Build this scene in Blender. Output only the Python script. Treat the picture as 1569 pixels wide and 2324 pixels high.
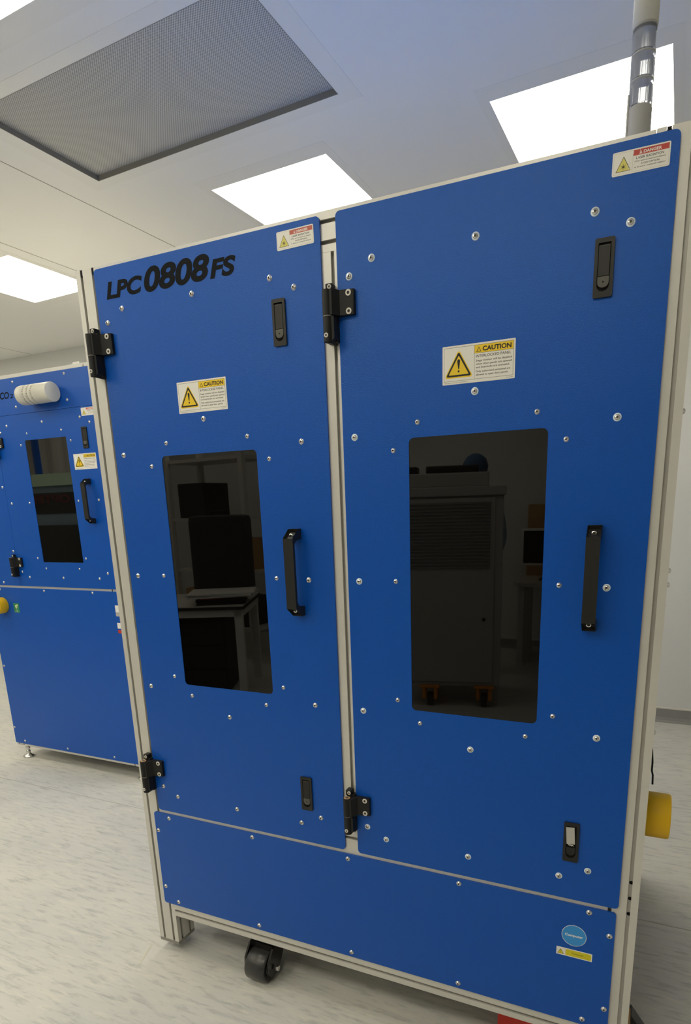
import bpy, bmesh, math, random
from mathutils import Vector, Matrix

for o in list(bpy.data.objects):
    bpy.data.objects.remove(o, do_unlink=True)
SC = bpy.context.scene
COL = SC.collection
PI = math.pi

# ------------------------------------------------------------------ camera
F, CX, CY = 1387.37, 834.52, 1489.38
yaw, pit, rol = math.radians(24.1107), math.radians(-13.9735), math.radians(-1.6914)
fw = Vector((-math.sin(yaw)*math.cos(pit), math.cos(yaw)*math.cos(pit), math.sin(pit)))
rt0 = Vector((math.cos(yaw), math.sin(yaw), 0)); up0 = rt0.cross(fw)
rt = rt0*math.cos(rol) + up0*math.sin(rol); up = -rt0*math.sin(rol) + up0*math.cos(rol)
cd = bpy.data.cameras.new('camera'); cam = bpy.data.objects.new('camera', cd); COL.objects.link(cam)
cam.matrix_world = Matrix(((rt.x, up.x, -fw.x, 1.34802), (rt.y, up.y, -fw.y, -1.34679), (rt.z, up.z, -fw.z, 1.46526), (0, 0, 0, 1)))
cd.sensor_fit = 'VERTICAL'; cd.sensor_height = 36.0; cd.lens = F/2324*36
cd.shift_x = (784.5-CX)/2324; cd.shift_y = (CY-1162)/2324
cd.clip_start = 0.02; cd.clip_end = 60
SC.camera = cam

# ------------------------------------------------------------------ light and exposure
LAMP_STRENGTH = 6.2            # the ceiling light panels are the only lamps of the room
LAMP_COLOR = (1.0, 0.94, 0.77, 1)
w = bpy.data.worlds.new('World'); SC.world = w; w.use_nodes = True
w.node_tree.nodes['Background'].inputs[0].default_value = (0.5, 0.5, 0.5, 1)
w.node_tree.nodes['Background'].inputs[1].default_value = 0.1
SC.view_settings.view_transform = 'Standard'
SC.view_settings.look = 'None'
SC.view_settings.exposure = 0.98
SC.view_settings.gamma = 1.0
SC.view_settings.use_curve_mapping = False

# ------------------------------------------------------------------ materials
def lin(c):
    return tuple(((v/255)/12.92 if v/255 <= 0.04045 else ((v/255+0.055)/1.055)**2.4) for v in c)
def mat(name, col, rough=0.5, metal=0.0, spec=0.5, bump=None, emit=None, ior=None, coat=0.0, trans=0.0, var=None):
    m = bpy.data.materials.new(name); m.use_nodes = True
    nt = m.node_tree; b = nt.nodes['Principled BSDF']
    b.inputs['Base Color'].default_value = (*col, 1)
    b.inputs['Roughness'].default_value = rough
    b.inputs['Metallic'].default_value = metal
    b.inputs['Specular IOR Level'].default_value = spec
    b.inputs['Coat Weight'].default_value = coat
    b.inputs['Transmission Weight'].default_value = trans
    if ior: b.inputs['IOR'].default_value = ior
    tc = nt.nodes.new('ShaderNodeTexCoord')
    if var:   # (scale, amount): slight colour variation so that the surface is not dead flat
        n = nt.nodes.new('ShaderNodeTexNoise'); n.inputs['Scale'].default_value = var[0]; n.inputs['Detail'].default_value = 4
        nt.links.new(tc.outputs['Object'], n.inputs['Vector'])
        mx = nt.nodes.new('ShaderNodeMix'); mx.data_type = 'RGBA'
        mx.inputs['A'].default_value = (*[c*(1-var[1]) for c in col], 1)
        mx.inputs['B'].default_value = (*[min(1, c*(1+var[1])) for c in col], 1)
        nt.links.new(n.outputs['Fac'], mx.inputs['Factor']); nt.links.new(mx.outputs['Result'], b.inputs['Base Color'])
    if bump:  # (scale, strength, distance)
        n = nt.nodes.new('ShaderNodeTexNoise'); n.inputs['Scale'].default_value = bump[0]; n.inputs['Detail'].default_value = 3
        nt.links.new(tc.outputs['Object'], n.inputs['Vector'])
        bp = nt.nodes.new('ShaderNodeBump'); bp.inputs['Strength'].default_value = bump[1]; bp.inputs['Distance'].default_value = bump[2]
        nt.links.new(n.outputs['Fac'], bp.inputs['Height']); nt.links.new(bp.outputs['Normal'], b.inputs['Normal'])
    if emit:
        b.inputs['Emission Color'].default_value = emit[0]; b.inputs['Emission Strength'].default_value = emit[1]
    return m

M = {}
M['blue'] = mat('blue_powder_coat', (0.0001, 0.079, 0.45), 0.32, spec=0.65, bump=(480, 0.7, 0.0009), var=(90, 0.05))
M['blue'].node_tree.nodes['Principled BSDF'].inputs['Specular Tint'].default_value = (0.45, 0.66, 1.0, 1)
M['blue_bounce'] = mat('blue_bounce_roof', (0.07, 0.27, 0.97), 0.4)  # blue heightened so that the unseen roof tints the ceiling by bounce
M['alu'] = mat('anodised_aluminium', (0.66, 0.645, 0.60), 0.38, metal=0.25, spec=0.6, var=(25, 0.04))
M['alu_cap'] = mat('grey_end_cap', (0.27, 0.26, 0.235), 0.5)
M['steel'] = mat('bright_steel', (0.78, 0.77, 0.75), 0.22, metal=1.0)
M['zinc'] = mat('zinc_washer', (0.82, 0.90, 0.95), 0.45, metal=0.1)
M['socket'] = mat('screw_socket', (0.10, 0.095, 0.085), 0.6)
M['brass'] = mat('bronze_bush', (0.75, 0.48, 0.26), 0.4, metal=0.6)
M['black'] = mat('black_plastic', (0.018, 0.017, 0.015), 0.42, spec=0.35, bump=(900, 0.2, 0.0004))
M['black_cast'] = mat('black_cast_metal', (0.011, 0.011, 0.011), 0.5, spec=0.3)
M['black_gloss'] = mat('black_gloss', (0.010, 0.010, 0.010), 0.12)
M['rubber'] = mat('black_rubber_tread', (0.035, 0.035, 0.034), 0.32, var=(30, 0.3))
M['dark'] = mat('dark_recess', (0.004, 0.004, 0.004), 0.9)
M['latch_grey'] = mat('latch_lock_face', (0.085, 0.082, 0.072), 0.45)
M['glass'] = mat('smoked_acrylic', (0.0016, 0.0013, 0.0010), 0.015, spec=0.5, ior=1.50)
M['glass2'] = mat('smoked_mirror_acrylic', (0.0016, 0.0015, 0.0013), 0.02, spec=0.5, ior=2.1)
M['ink'] = mat('black_ink', (0.010, 0.010, 0.012), 0.65)
M['stencil'] = mat('black_stencil_paint', (0.003, 0.004, 0.007), 0.5, spec=0.1, bump=(420, 0.4, 0.0008))
M['label'] = mat('label_white', (0.88, 0.86, 0.80), 0.35)
M['label_yellow'] = mat('label_yellow', (0.90, 0.62, 0.015), 0.35)
M['label_pale'] = mat('label_pale_yellow', (0.74, 0.66, 0.12), 0.35)
M['label_red'] = mat('label_red', (0.55, 0.035, 0.02), 0.4)
M['label_red_faded'] = mat('label_red_faded', (0.62, 0.13, 0.09), 0.45)
M['label_blue'] = mat('label_light_blue', (0.035, 0.30, 0.75), 0.35)
M['label_lime'] = mat('label_lime_yellow', (0.70, 0.62, 0.01), 0.4)
M['green'] = mat('label_green', (0.02, 0.22, 0.10), 0.4)
M['cream'] = mat('cream_symbol', (0.75, 0.78, 0.45), 0.5)
M['yellow'] = mat('yellow_collar_plastic', (0.98, 0.58, 0.003), 0.42)
M['red'] = mat('red_button_plastic', (0.62, 0.05, 0.02), 0.4)
M['red_steel'] = mat('red_painted_steel', (0.55, 0.022, 0.008), 0.4)
M['white_plastic'] = mat('white_plastic', (0.72, 0.70, 0.62), 0.38)
M['tower_grey'] = mat('pale_grey_plastic', (0.50, 0.49, 0.46), 0.4)
M['wood'] = mat('plywood_edge', (0.50, 0.30, 0.13), 0.6, var=(60, 0.25))
M['wall'] = mat('wall_paint', (0.78, 0.78, 0.75), 0.5, var=(1.5, 0.02))
M['ceiling'] = mat('ceiling_paint', (0.93, 0.92, 0.89), 0.42, var=(1.2, 0.02))
M['joint'] = mat('panel_joint', (0.22, 0.20, 0.17), 0.7)
M['flange'] = mat('white_lacquered_flange', (0.90, 0.89, 0.85), 0.30)
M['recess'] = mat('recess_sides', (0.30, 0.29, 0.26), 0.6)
M['skirting'] = mat('grey_coved_vinyl', (0.30, 0.30, 0.28), 0.45, var=(14, 0.10))
M['cap_strip'] = mat('skirting_cap_strip', (0.72, 0.68, 0.60), 0.4)
M['weld'] = mat('floor_weld', (0.42, 0.41, 0.38), 0.6)
M['scuff'] = mat('pale_scuff', (0.66, 0.63, 0.52), 0.5)
M['undertray'] = mat('undertray_steel', (0.12, 0.12, 0.12), 0.6)
M['lamp'] = mat('lamp_diffuser', (0.9, 0.9, 0.9), 0.5, emit=(LAMP_COLOR, LAMP_STRENGTH))
M['cable'] = mat('black_cable', (0.008, 0.008, 0.009), 0.5)

# clear ribbed plastic of the signal tower
m = mat('clear_lens_plastic', (0.62, 0.64, 0.68), 0.10, trans=0.55, ior=1.3); M['lens'] = m
m = mat('clear_lens_shell', (0.78, 0.80, 0.86), 0.28, trans=0.8, ior=1.15); M['shell'] = m

# vinyl floor: pale beige-grey with streaks along x
def floor_mat():
    m = bpy.data.materials.new('marbled_vinyl'); m.use_nodes = True; nt = m.node_tree; N = nt.nodes; L = nt.links
    b = N['Principled BSDF']; tc = N.new('ShaderNodeTexCoord')
    def noise(sc, det, rough, mscale, rot=0.0, dist=0.0):
        mp = N.new('ShaderNodeMapping'); mp.inputs['Scale'].default_value = mscale; mp.inputs['Rotation'].default_value = (0, 0, rot)
        n = N.new('ShaderNodeTexNoise'); n.inputs['Scale'].default_value = sc; n.inputs['Detail'].default_value = det
        n.inputs['Roughness'].default_value = rough; n.inputs['Distortion'].default_value = dist
        L.new(tc.outputs['Object'], mp.inputs['Vector']); L.new(mp.outputs['Vector'], n.inputs['Vector']); return n
    def ramp(src, a, c):
        r = N.new('ShaderNodeMapRange'); r.inputs['From Min'].default_value = a; r.inputs['From Max'].default_value = c
        L.new(src.outputs['Fac'], r.inputs['Value']); return r
    def mix(fac, ca, cb):
        x = N.new('ShaderNodeMix'); x.data_type = 'RGBA'
        L.new(fac.outputs[0], x.inputs['Factor'])
        for k, v in (('A', ca), ('B', cb)):
            if isinstance(v, tuple): x.inputs[k].default_value = (*v, 1)
            else: L.new(v.outputs['Result'], x.inputs[k])
        return x
    base = mix(ramp(noise(2.2, 3, 0.5, (1, 1.6, 1)), 0.35, 0.65), (0.605, 0.60, 0.57), (0.675, 0.66, 0.61))
    dk = mix(ramp(noise(13, 7, 0.68, (0.7, 4.5, 1), 0.08, 0.35), 0.50, 0.72), base, (0.42, 0.425, 0.41))
    lt = mix(ramp(noise(11, 7, 0.68, (0.7, 4.5, 1), -0.05, 0.35), 0.54, 0.74), dk, (0.76, 0.72, 0.63))
    b.inputs['Roughness'].default_value = 0.42; b.inputs['Specular IOR Level'].default_value = 0.4
    L.new(lt.outputs['Result'], b.inputs['Base Color'])
    return m
M['floor'] = floor_mat()

# perforated filter face
def perf_mat():
    m = bpy.data.materials.new('perforated_filter_face'); m.use_nodes = True; nt = m.node_tree; N = nt.nodes; L = nt.links
    b = N['Principled BSDF']; tc = N.new('ShaderNodeTexCoord')
    mp = N.new('ShaderNodeMapping'); mp.inputs['Rotation'].default_value = (0, 0, PI/4)
    v = N.new('ShaderNodeTexVoronoi'); v.inputs['Scale'].default_value = 150; v.inputs['Randomness'].default_value = 0.0
    L.new(tc.outputs['Object'], mp.inputs['Vector']); L.new(mp.outputs['Vector'], v.inputs['Vector'])
    r = N.new('ShaderNodeMapRange'); r.inputs['From Min'].default_value = 0.30; r.inputs['From Max'].default_value = 0.42
    L.new(v.outputs['Distance'], r.inputs['Value'])
    x = N.new('ShaderNodeMix'); x.data_type = 'RGBA'
    x.inputs['A'].default_value = (0.25, 0.25, 0.24, 1); x.inputs['B'].default_value = (0.66, 0.65, 0.62, 1)
    L.new(r.outputs[0], x.inputs['Factor']); L.new(x.outputs['Result'], b.inputs['Base Color'])
    b.inputs['Roughness'].default_value = 0.5
    return m
M['perf'] = perf_mat()

# ------------------------------------------------------------------ mesh builder
class MB:
    def __init__(s): s.v = []; s.f = []; s.m = []; s.mats = []; s.smooth = []
    def mi(s, m):
        if m not in s.mats: s.mats.append(m)
        return s.mats.index(m)
    def add(s, vs, fs, m, T=None, smooth=False):
        k = len(s.v); i = s.mi(m)
        for p in vs:
            p = Vector(p)
            if T is not None: p = T @ p
            s.v.append(p[:])
        for f in fs: s.f.append([a+k for a in f]); s.m.append(i); s.smooth.append(smooth)
        return s
    def box(s, a, b, m, T=None):
        x0, y0, z0 = a; x1, y1, z1 = b
        vs = [(x0, y0, z0), (x1, y0, z0), (x1, y1, z0), (x0, y1, z0), (x0, y0, z1), (x1, y0, z1), (x1, y1, z1), (x0, y1, z1)]
        return s.add(vs, [(0, 3, 2, 1), (4, 5, 6, 7), (0, 1, 5, 4), (1, 2, 6, 5), (2, 3, 7, 6), (3, 0, 4, 7)], m, T)
    def cbox(s, a, b, m, c=0.002, T=None):   # box with chamfered vertical-profile edges (all 12 edges via bmesh)
        bm = bmesh.new(); bmesh.ops.create_cube(bm, size=1)
        for v in bm.verts:
            v.co = Vector([(a[i]+b[i])/2 + v.co[i]*(b[i]-a[i]) for i in range(3)])
        bmesh.ops.bevel(bm, geom=bm.edges[:], offset=c, segments=2, affect='EDGES', profile=0.6)
        vs = [v.co.copy() for v in bm.verts]; bm.verts.index_update()
        fs = [[v.index for v in f.verts] for f in bm.faces]; bm.free()
        return s.add(vs, fs, m, T)
    def prism(s, poly, axis, t0, t1, m, T=None, cap=True):
        # poly in the two axes left over, in order; axis 0: (y,z) 1: (x,z) 2: (x,y)
        def P(p, t):
            if axis == 0: return (t, p[0], p[1])
            if axis == 1: return (p[0], t, p[1])
            return (p[0], p[1], t)
        n = len(poly); vs = [P(p, t0) for p in poly] + [P(p, t1) for p in poly]
        fs = [(i, (i+1) % n, n+(i+1) % n, n+i) for i in range(n)]
        if cap: fs += [list(range(n))[::-1], list(range(n, 2*n))]
        return s.add(vs, fs, m, T)
    def ring(s, outer, inner, t0, t1, m):   # frame in the x-z plane between two outlines of equal count, thickness along y
        n = len(outer)
        vs = [(p[0], t0, p[1]) for p in outer]+[(p[0], t0, p[1]) for p in inner]+[(p[0], t1, p[1]) for p in outer]+[(p[0], t1, p[1]) for p in inner]
        fs = []
        for i in range(n):
            j = (i+1) % n
            fs += [(i, j, n+j, n+i), (2*n+j, 2*n+i, 3*n+i, 3*n+j), (j, i, 2*n+i, 2*n+j), (n+i, n+j, 3*n+j, 3*n+i)]
        return s.add(vs, fs, m)
    def cyl(s, p0, p1, r0, m, r1=None, n=20, caps=True, smooth=True):
        r1 = r0 if r1 is None else r1
        p0 = Vector(p0); p1 = Vector(p1); d = (p1-p0).normalized()
        u = d.orthogonal().normalized(); v = d.cross(u)
        vs = []
        for p, r in ((p0, r0), (p1, r1)):
            for i in range(n):
                a = 2*PI*i/n; vs.append(p + u*math.cos(a)*r + v*math.sin(a)*r)
        s.add(vs, [(i, (i+1) % n, n+(i+1) % n, n+i) for i in range(n)], m, smooth=smooth)
        if caps:
            s.add([vs[i] for i in range(n)][::-1], [list(range(n))], m); s.add(vs[n:], [list(range(n))], m)
        return s
    def lathe(s, prof, m, p0=(0, 0, 0), d=(0, 0, 1), n=24, smooth=True, T=None):   # prof: (radius, height)
        p0 = Vector(p0); d = Vector(d).normalized(); u = d.orthogonal().normalized(); v = d.cross(u)
        vs = []; fs = []
        for r, h in prof:
            for i in range(n):
                a = 2*PI*i/n; vs.append(p0 + d*h + u*math.cos(a)*r + v*math.sin(a)*r)
        for k in range(len(prof)-1):
            for i in range(n):
                j = (i+1) % n; fs.append((k*n+i, k*n+j, (k+1)*n+j, (k+1)*n+i))
        return s.add(vs, fs, m, T, smooth)
    def tube(s, pts, r, m, n=8):
        pts = [Vector(p) for p in pts]; vs = []; fs = []
        for k, p in enumerate(pts):
            d = (pts[min(k+1, len(pts)-1)]-pts[max(k-1, 0)]).normalized()
            u = d.orthogonal().normalized() if k == 0 else (u - d*u.dot(d)).normalized()
            v = d.cross(u)
            for i in range(n):
                a = 2*PI*i/n; vs.append(p+u*math.cos(a)*r+v*math.sin(a)*r)
        for k in range(len(pts)-1):
            for i in range(n):
                j = (i+1) % n; fs.append((k*n+i, k*n+j, (k+1)*n+j, (k+1)*n+i))
        fs.append(list(range(n))[::-1]); fs.append([(len(pts)-1)*n+i for i in range(n)])
        return s.add(vs, fs, m, smooth=True)
    def flat(s, poly, y, m):   # thin polygon facing -y
        return s.add([(p[0], y, p[1]) for p in poly], [list(range(len(poly)))], m)
    def text(s, txt, x0, z0, h, m, y, width=None, bold=0.0, shear=0.0, align='L', capref='H'):
        vs, fs = text_mesh(txt, bold, shear)
        cv, _ = text_mesh(capref, bold, 0)
        ch = max(p[1] for p in cv)-min(p[1] for p in cv); b0 = min(p[1] for p in cv)
        k = h/ch; xa = min(p[0] for p in vs); xb = max(p[0] for p in vs)
        kx = k if width is None else width/(xb-xa)
        wd = (xb-xa)*kx
        ox = x0 if align == 'L' else (x0-wd/2 if align == 'C' else x0-wd)
        return s.add([(ox+(p[0]-xa)*kx, y, z0+(p[1]-b0)*k) for p in vs], fs, m)
    def build(s, name, parent=None, loc=(0, 0, 0), rot=None, mesh_only=False):
        me = bpy.data.meshes.new(name); me.from_pydata(s.v, [], s.f)
        for m in s.mats: me.materials.append(m)
        me.polygons.foreach_set('material_index', s.m); me.polygons.foreach_set('use_smooth', s.smooth)
        bm = bmesh.new(); bm.from_mesh(me)
        bmesh.ops.recalc_face_normals(bm, faces=bm.faces[:]); bm.to_mesh(me); bm.free(); me.update()
        if mesh_only: return me
        return inst(name, me, parent, loc, rot)

_tc = {}
def text_mesh(txt, bold, shear):
    key = (txt, bold, shear)
    if key in _tc: return _tc[key]
    cu = bpy.data.curves.new('tmp', 'FONT'); cu.body = txt; cu.size = 1; cu.offset = bold; cu.shear = shear; cu.resolution_u = 8 if bold >= 0.034 and len(txt) < 6 else 3
    ob = bpy.data.objects.new('tmp', cu); COL.objects.link(ob)
    dg = bpy.context.evaluated_depsgraph_get(); ev = ob.evaluated_get(dg); me = ev.to_mesh()
    vs = [v.co[:] for v in me.vertices]; fs = [list(p.vertices) for p in me.polygons]
    ev.to_mesh_clear(); bpy.data.objects.remove(ob, do_unlink=True); bpy.data.curves.remove(cu)
    _tc[key] = (vs, fs); return _tc[key]

def inst(name, me, parent=None, loc=(0, 0, 0), rot=None):
    o = bpy.data.objects.new(name, me); COL.objects.link(o); o.location = loc
    if rot: o.rotation_euler = rot
    if parent: o.parent = parent
    return o
def tag(o, label=None, cat=None, group=None, kind=None):
    if label: o['label'] = label
    if cat: o['category'] = cat
    if group: o['group'] = group
    if kind: o['kind'] = kind
    return o
def thing(name, label, cat, loc=(0, 0, 0), rz=0.0, group=None):
    o = bpy.data.objects.new(name, None); COL.objects.link(o); o.location = loc; o.rotation_euler = (0, 0, rz)
    o.empty_display_size = 0.05
    return tag(o, label, cat, group)
def rrect(x0, z0, x1, z1, r, n=4):
    pts = []
    for cx, cz, a0 in ((x1-r, z1-r, 0), (x0+r, z1-r, 90), (x0+r, z0+r, 180), (x1-r, z0+r, 270)):
        for i in range(n+1):
            a = math.radians(a0+90*i/n); pts.append((cx+r*math.cos(a), cz+r*math.sin(a)))
    return pts

# ------------------------------------------------------------------ room shell
XL, XR, YF, YB, H = -6.6, 3.6, -4.8, 2.97, 2.865
TH = math.radians(-2.56)          # the ceiling grid is turned slightly against the machines
def struct(o): return tag(o, kind='structure')
fl = struct(MB().box((XL, YF, -0.05), (XR, YB, 0), M['floor']).build('floor'))
wl = MB()
for yy in (-1.25, 0.757):
    wl.box((XL, yy-0.0015, -0.001), (XR, yy+0.0015, 0.0006), M['weld'])
wl.build('weld_seam', fl)
MB().add([(-0.108, 0.0, .0008), (-0.114, 0.002, .0008), (-0.086, -0.087, .0008), (-0.080, -0.086, .0008)], [(0, 1, 2, 3)], M['scuff']).build('scuff_mark', fl)
struct(MB().box((XL, YB, 0), (XR, YB+0.1, H), M['wall']).build('wall_back'))
struct(MB().box((XL-0.1, YF, 0), (XL, YB, H), M['wall']).build('wall_left'))
struct(MB().box((XR, YF, 0), (XR+0.1, YB, H), M['wall']).build('wall_right'))
struct(MB().box((XL, YF-0.1, 0), (XR, YF, H), M['wall']).build('wall_front'))
def skirting(name, p0, p1, inward):
    mb = MB(); p0 = Vector(p0); p1 = Vector(p1); n = Vector(inward)
    prof = [(0.0, 0.088), (0.004, 0.088), (0.004, 0.03), (0.010, 0.012), (0.026, 0.002), (0.026, 0.0), (0, 0)]
    vs = []
    for p in (p0, p1):
        for a, z in prof: q = p+n*a; vs.append((q.x, q.y, z))
    k = len(prof)
    mb.add(vs, [(i, (i+1) % k, k+(i+1) % k, k+i) for i in range(k)]+[list(range(k))[::-1], list(range(k, 2*k))], M['skirting'])
    o = struct(mb.build(name))
    c = MB(); vs = []
    for p in (p0, p1):
        for a, z in ((0, 0.088), (0.006, 0.088), (0.006, 0.096), (0, 0.099)): q = p+n*a; vs.append((q.x, q.y, z))
    c.add(vs, [(i, (i+1) % 4, 4+(i+1) % 4, 4+i) for i in range(4)], M['cap_strip']); c.build('cap_strip', o)
skirting('baseboard_back', (XL, YB, 0), (XR, YB, 0), (0, -1, 0))
skirting('baseboard_left', (XL, YF, 0), (XL, YB, 0), (1, 0, 0))
skirting('baseboard_right', (XR, YF, 0), (XR, YB, 0), (-1, 0, 0))
skirting('baseboard_front', (XL, YF, 0), (XR, YF, 0), (0, 1, 0))

# ceiling with openings for the filter and the light panels
LX = [(-4.685, -4.09), (-2.645, -2.05), (-0.605, -0.01), (0.676, 1.271)]
LY = [(1.288, 1.883), (-0.385, 0.21), (-2.06, -1.465), (-3.73, -3.135)]
lights = [(x, y) for y in LY for x in LX if not (x == LX[3] and y in (LY[1], LY[3]))] 
HEPA = (-0.976, 0.433, 0.218, 0.982)
holes = [(x[0], y[0], x[1], y[1]) for x, y in lights]+[HEPA]
xs = sorted({-7.3, 4.3} | {h[0] for h in holes} | {h[2] for h in holes})
ys = sorted({-5.6, 3.6} | {h[1] for h in holes} | {h[3] for h in holes})
cm = MB()
for i in range(len(xs)-1):
    for j in range(len(ys)-1):
        mx, my = (xs[i]+xs[i+1])/2, (ys[j]+ys[j+1])/2
        if any(h[0] < mx < h[2] and h[1] < my < h[3] for h in holes): continue
        cm.add([(xs[i], ys[j], 0), (xs[i+1], ys[j], 0), (xs[i+1], ys[j+1], 0), (xs[i], ys[j+1], 0)], [(0, 1, 2, 3)], M['ceiling'])
cm.box((-7.3, -5.6, 0.12), (4.3, 3.6, 0.2), M['ceiling'])
ceil = struct(cm.build('ceiling', loc=(0, 0, H), rot=(0, 0, TH)))
jm = MB()
for x in (-3.95, -1.927, -1.187):
    jm.box((x-0.0016, -5.2, -0.0006), (x+0.0016, 3.4, 0.0004), M['joint'])
jm.build('panel_joint', ceil)
# light panels
def flange_ring(mb, x0, y0, x1, y1, fx, fy, t, m):
    for a, b in (((x0-fx, y0-fy), (x1+fx, y0)), ((x0-fx, y1), (x1+fx, y1+fy)), ((x0-fx, y0), (x0, y1)), ((x1, y0), (x1+fx, y1))):
        mb.box((a[0], a[1], -t), (b[0], b[1], 0.0), m)
names = {}
for (x, y) in lights:
    cx, cy = (x[0]+x[1])/2, (y[0]+y[1])/2
    col = {-4.3875: 'far left', -2.3475: 'left', -0.3075: 'middle', 0.9735: 'right', 2.7475: 'far right'}
    near = min(col, key=lambda k: abs(k-cx)); row = {1.5855: 'behind the blue machines', -0.0875: 'in front of the blue machines', -1.7625: 'above the photographer', -3.4325: 'nearest the front wall'}
    rw = row[min(row, key=lambda k: abs(k-cy))]
    lab = f'square glowing ceiling light, {col[near]} one of the row {rw}'
    if rw.startswith('behind'):
        lab = {'left': 'glowing square ceiling light at far left, above the smaller distant blue machine',
               'middle': 'glowing square ceiling light above the joint between the two tall doors',
               'right': 'glowing square ceiling light behind the clear signal tower',
               'far left': 'square glowing ceiling light hidden beyond the far left of the view'}[col[near]]
    if rw.startswith('in front') and col[near] == 'middle': lab = 'glowing ceiling light cut off at the top left corner, beside the filter grille'
    c = Vector((cx*math.cos(TH)-cy*math.sin(TH), cx*math.sin(TH)+cy*math.cos(TH), H))
    t = thing('ceiling_light', lab, 'ceiling light', c, TH, 'square ceiling light panels')
    h = 0.2975
    fm = MB(); flange_ring(fm, -h, -h, h, h, 0.037, 0.085, 0.0005, M['flange']); fm.build('light_frame', t)
    MB().box((-h, -h, -0.0005), (h, h, 0.03), M['lamp']).build('diffuser', t)
# filter diffuser
cx, cy = (HEPA[0]+HEPA[2])/2, (HEPA[1]+HEPA[3])/2; hx, hy = (HEPA[2]-HEPA[0])/2, (HEPA[3]-HEPA[1])/2
c = Vector((cx*math.cos(TH)-cy*math.sin(TH), cx*math.sin(TH)+cy*math.cos(TH), H))
t = thing('air_filter_grille', 'large rectangular perforated grey air filter grille recessed in the ceiling', 'air vent', c, TH)
fm = MB(); flange_ring(fm, -hx, -hy, hx, hy, 0.07, 0.055, 0.0006, M['flange'])
fm.build('outer_flange', t)
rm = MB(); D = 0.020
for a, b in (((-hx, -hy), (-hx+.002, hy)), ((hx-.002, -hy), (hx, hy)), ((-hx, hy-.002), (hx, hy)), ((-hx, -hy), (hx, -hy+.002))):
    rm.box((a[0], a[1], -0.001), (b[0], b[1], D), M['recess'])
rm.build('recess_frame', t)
MB().box((-hx, -hy, D), (hx, hy, D+0.004), M['perf']).build('perforated_face', t)

# ------------------------------------------------------------------ shared meshes
def screw_mesh(r_w, r_h, wm, hm):
    mb = MB()   # axis -y, seat at y = 0
    mb.lathe([(0.0001, -0.0012), (r_w*0.93, -0.0012), (r_w, -0.0007), (r_w, 0.0004)][::-1], wm, (0, 0, 0), (0, 1, 0), 20)
    mb.lathe([(r_h, -0.0012), (r_h*0.96, -0.0025), (r_h*0.75, -0.0036), (r_h*0.42, -0.0042)], hm, (0, 0, 0), (0, 1, 0), 16)
    mb.lathe([(r_h*0.42, -0.0042), (r_h*0.40, -0.0030), (0.0001, -0.0030)], M['socket'], (0, 0, 0), (0, 1, 0), 6, smooth=False)
    return mb.build('screw', mesh_only=True)
SC_BIG = screw_mesh(0.0068, 0.0058, M['steel'], M['steel'])
SC_WASH = screw_mesh(0.0078, 0.0054, M['zinc'], M['steel'])
SC_SMALL = screw_mesh(0.0056, 0.0050, M['steel'], M['steel'])
def csk_mesh(r):
    mb = MB()
    mb.lathe([(r, 0.0004), (r, -0.0008), (r*0.92, -0.0011), (r*0.50, -0.0009)], M['cap_strip'], (0, 0, 0), (0, 1, 0), 20)
    mb.lathe([(r*0.50, -0.0009), (r*0.36, 0.0000), (0.0001, 0.0002)], M['socket'], (0, 0, 0), (0, 1, 0), 6, smooth=False)
    return mb

# hinge, local origin: bottom of hinge, x at the barrel axis, y=0 at door face
def hinge_mesh(bush):
    mb = MB(); K = M['black_cast']
    fy = 0.0055
    # base bracket on the post: full-height back block, top tab, lower block
    mb.cbox((-0.006, -0.013, 0.004), (0.0165, fy, 0.110), K, 0.0012)
    mb.cbox((-0.0085, -0.0140, 0.1075), (0.0070, fy, 0.1225), K, 0.0014)
    mb.prism([(-0.0102, 0.004), (-0.0102, 0.053), (0.016, 0.053), (0.016, 0.010), (0.006, 0.0)], 1, -0.028, fy, K)
    # barrels
    ax = -0.0245
    mb.cyl((0, ax, 0.003), (0, ax, 0.0535), 0.0105, K, n=20)
    mb.cyl((0, ax, 0.0535), (0, ax, 0.0550), 0.0098, M['cap_strip'], n=20)
    mb.cyl((0, ax, 0.0550), (0, ax, 0.1060), 0.0108, K, n=20)
    if bush:
        mb.cyl((0, ax, 0.1060), (0, ax, 0.1068), 0.0086, M['brass'], n=20); mb.cyl((0, ax, 0.1068), (0, ax, 0.1071), 0.0045, M['socket'], n=12)
    # leaf: steps from the barrel down to the door face
    z0, z1 = 0.0555, 0.1055
    prof = [(0.004, -0.031), (0.014, -0.031), (0.025, -0.0135), (0.055, -0.0100), (0.0575, -0.0085), (0.0575, 0.0), (0.016, 0.0), (0.010, -0.014), (0.004, -0.018)]
    mb.prism(prof, 2, z0, z1, K)
    for zz in (z1-0.007, z0+0.007):
        c = csk_mesh(0.0066); mb2 = c
        T = Matrix.Translation((0.0452, -0.0112, zz))
        for k, f in enumerate(c.f): pass
        base = len(mb.v)
        for p in c.v: mb.v.append((Vector(p)+Vector((0.0452, -0.0112, zz)))[:])
        for f, mi_, sm in zip(c.f, c.m, c.smooth):
            mb.f.append([a+base for a in f]); mb.m.append(mb.mi(c.mats[mi_])); mb.smooth.append(sm)
    for (x, y, z) in ((0.0015, -0.0143, 0.1155), (0.000, -0.0352, 0.0150)):
        c = csk_mesh(0.0047); base = len(mb.v)
        for p in c.v: mb.v.append((Vector(p)+Vector((x, y, z)))[:])
        for f, mi_, sm in zip(c.f, c.m, c.smooth):
            mb.f.append([a+base for a in f]); mb.m.append(mb.mi(c.mats[mi_])); mb.smooth.append(sm)
    return mb.build('hinge', mesh_only=True)
HINGE_U = hinge_mesh(False); HINGE_L = hinge_mesh(True)

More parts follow.
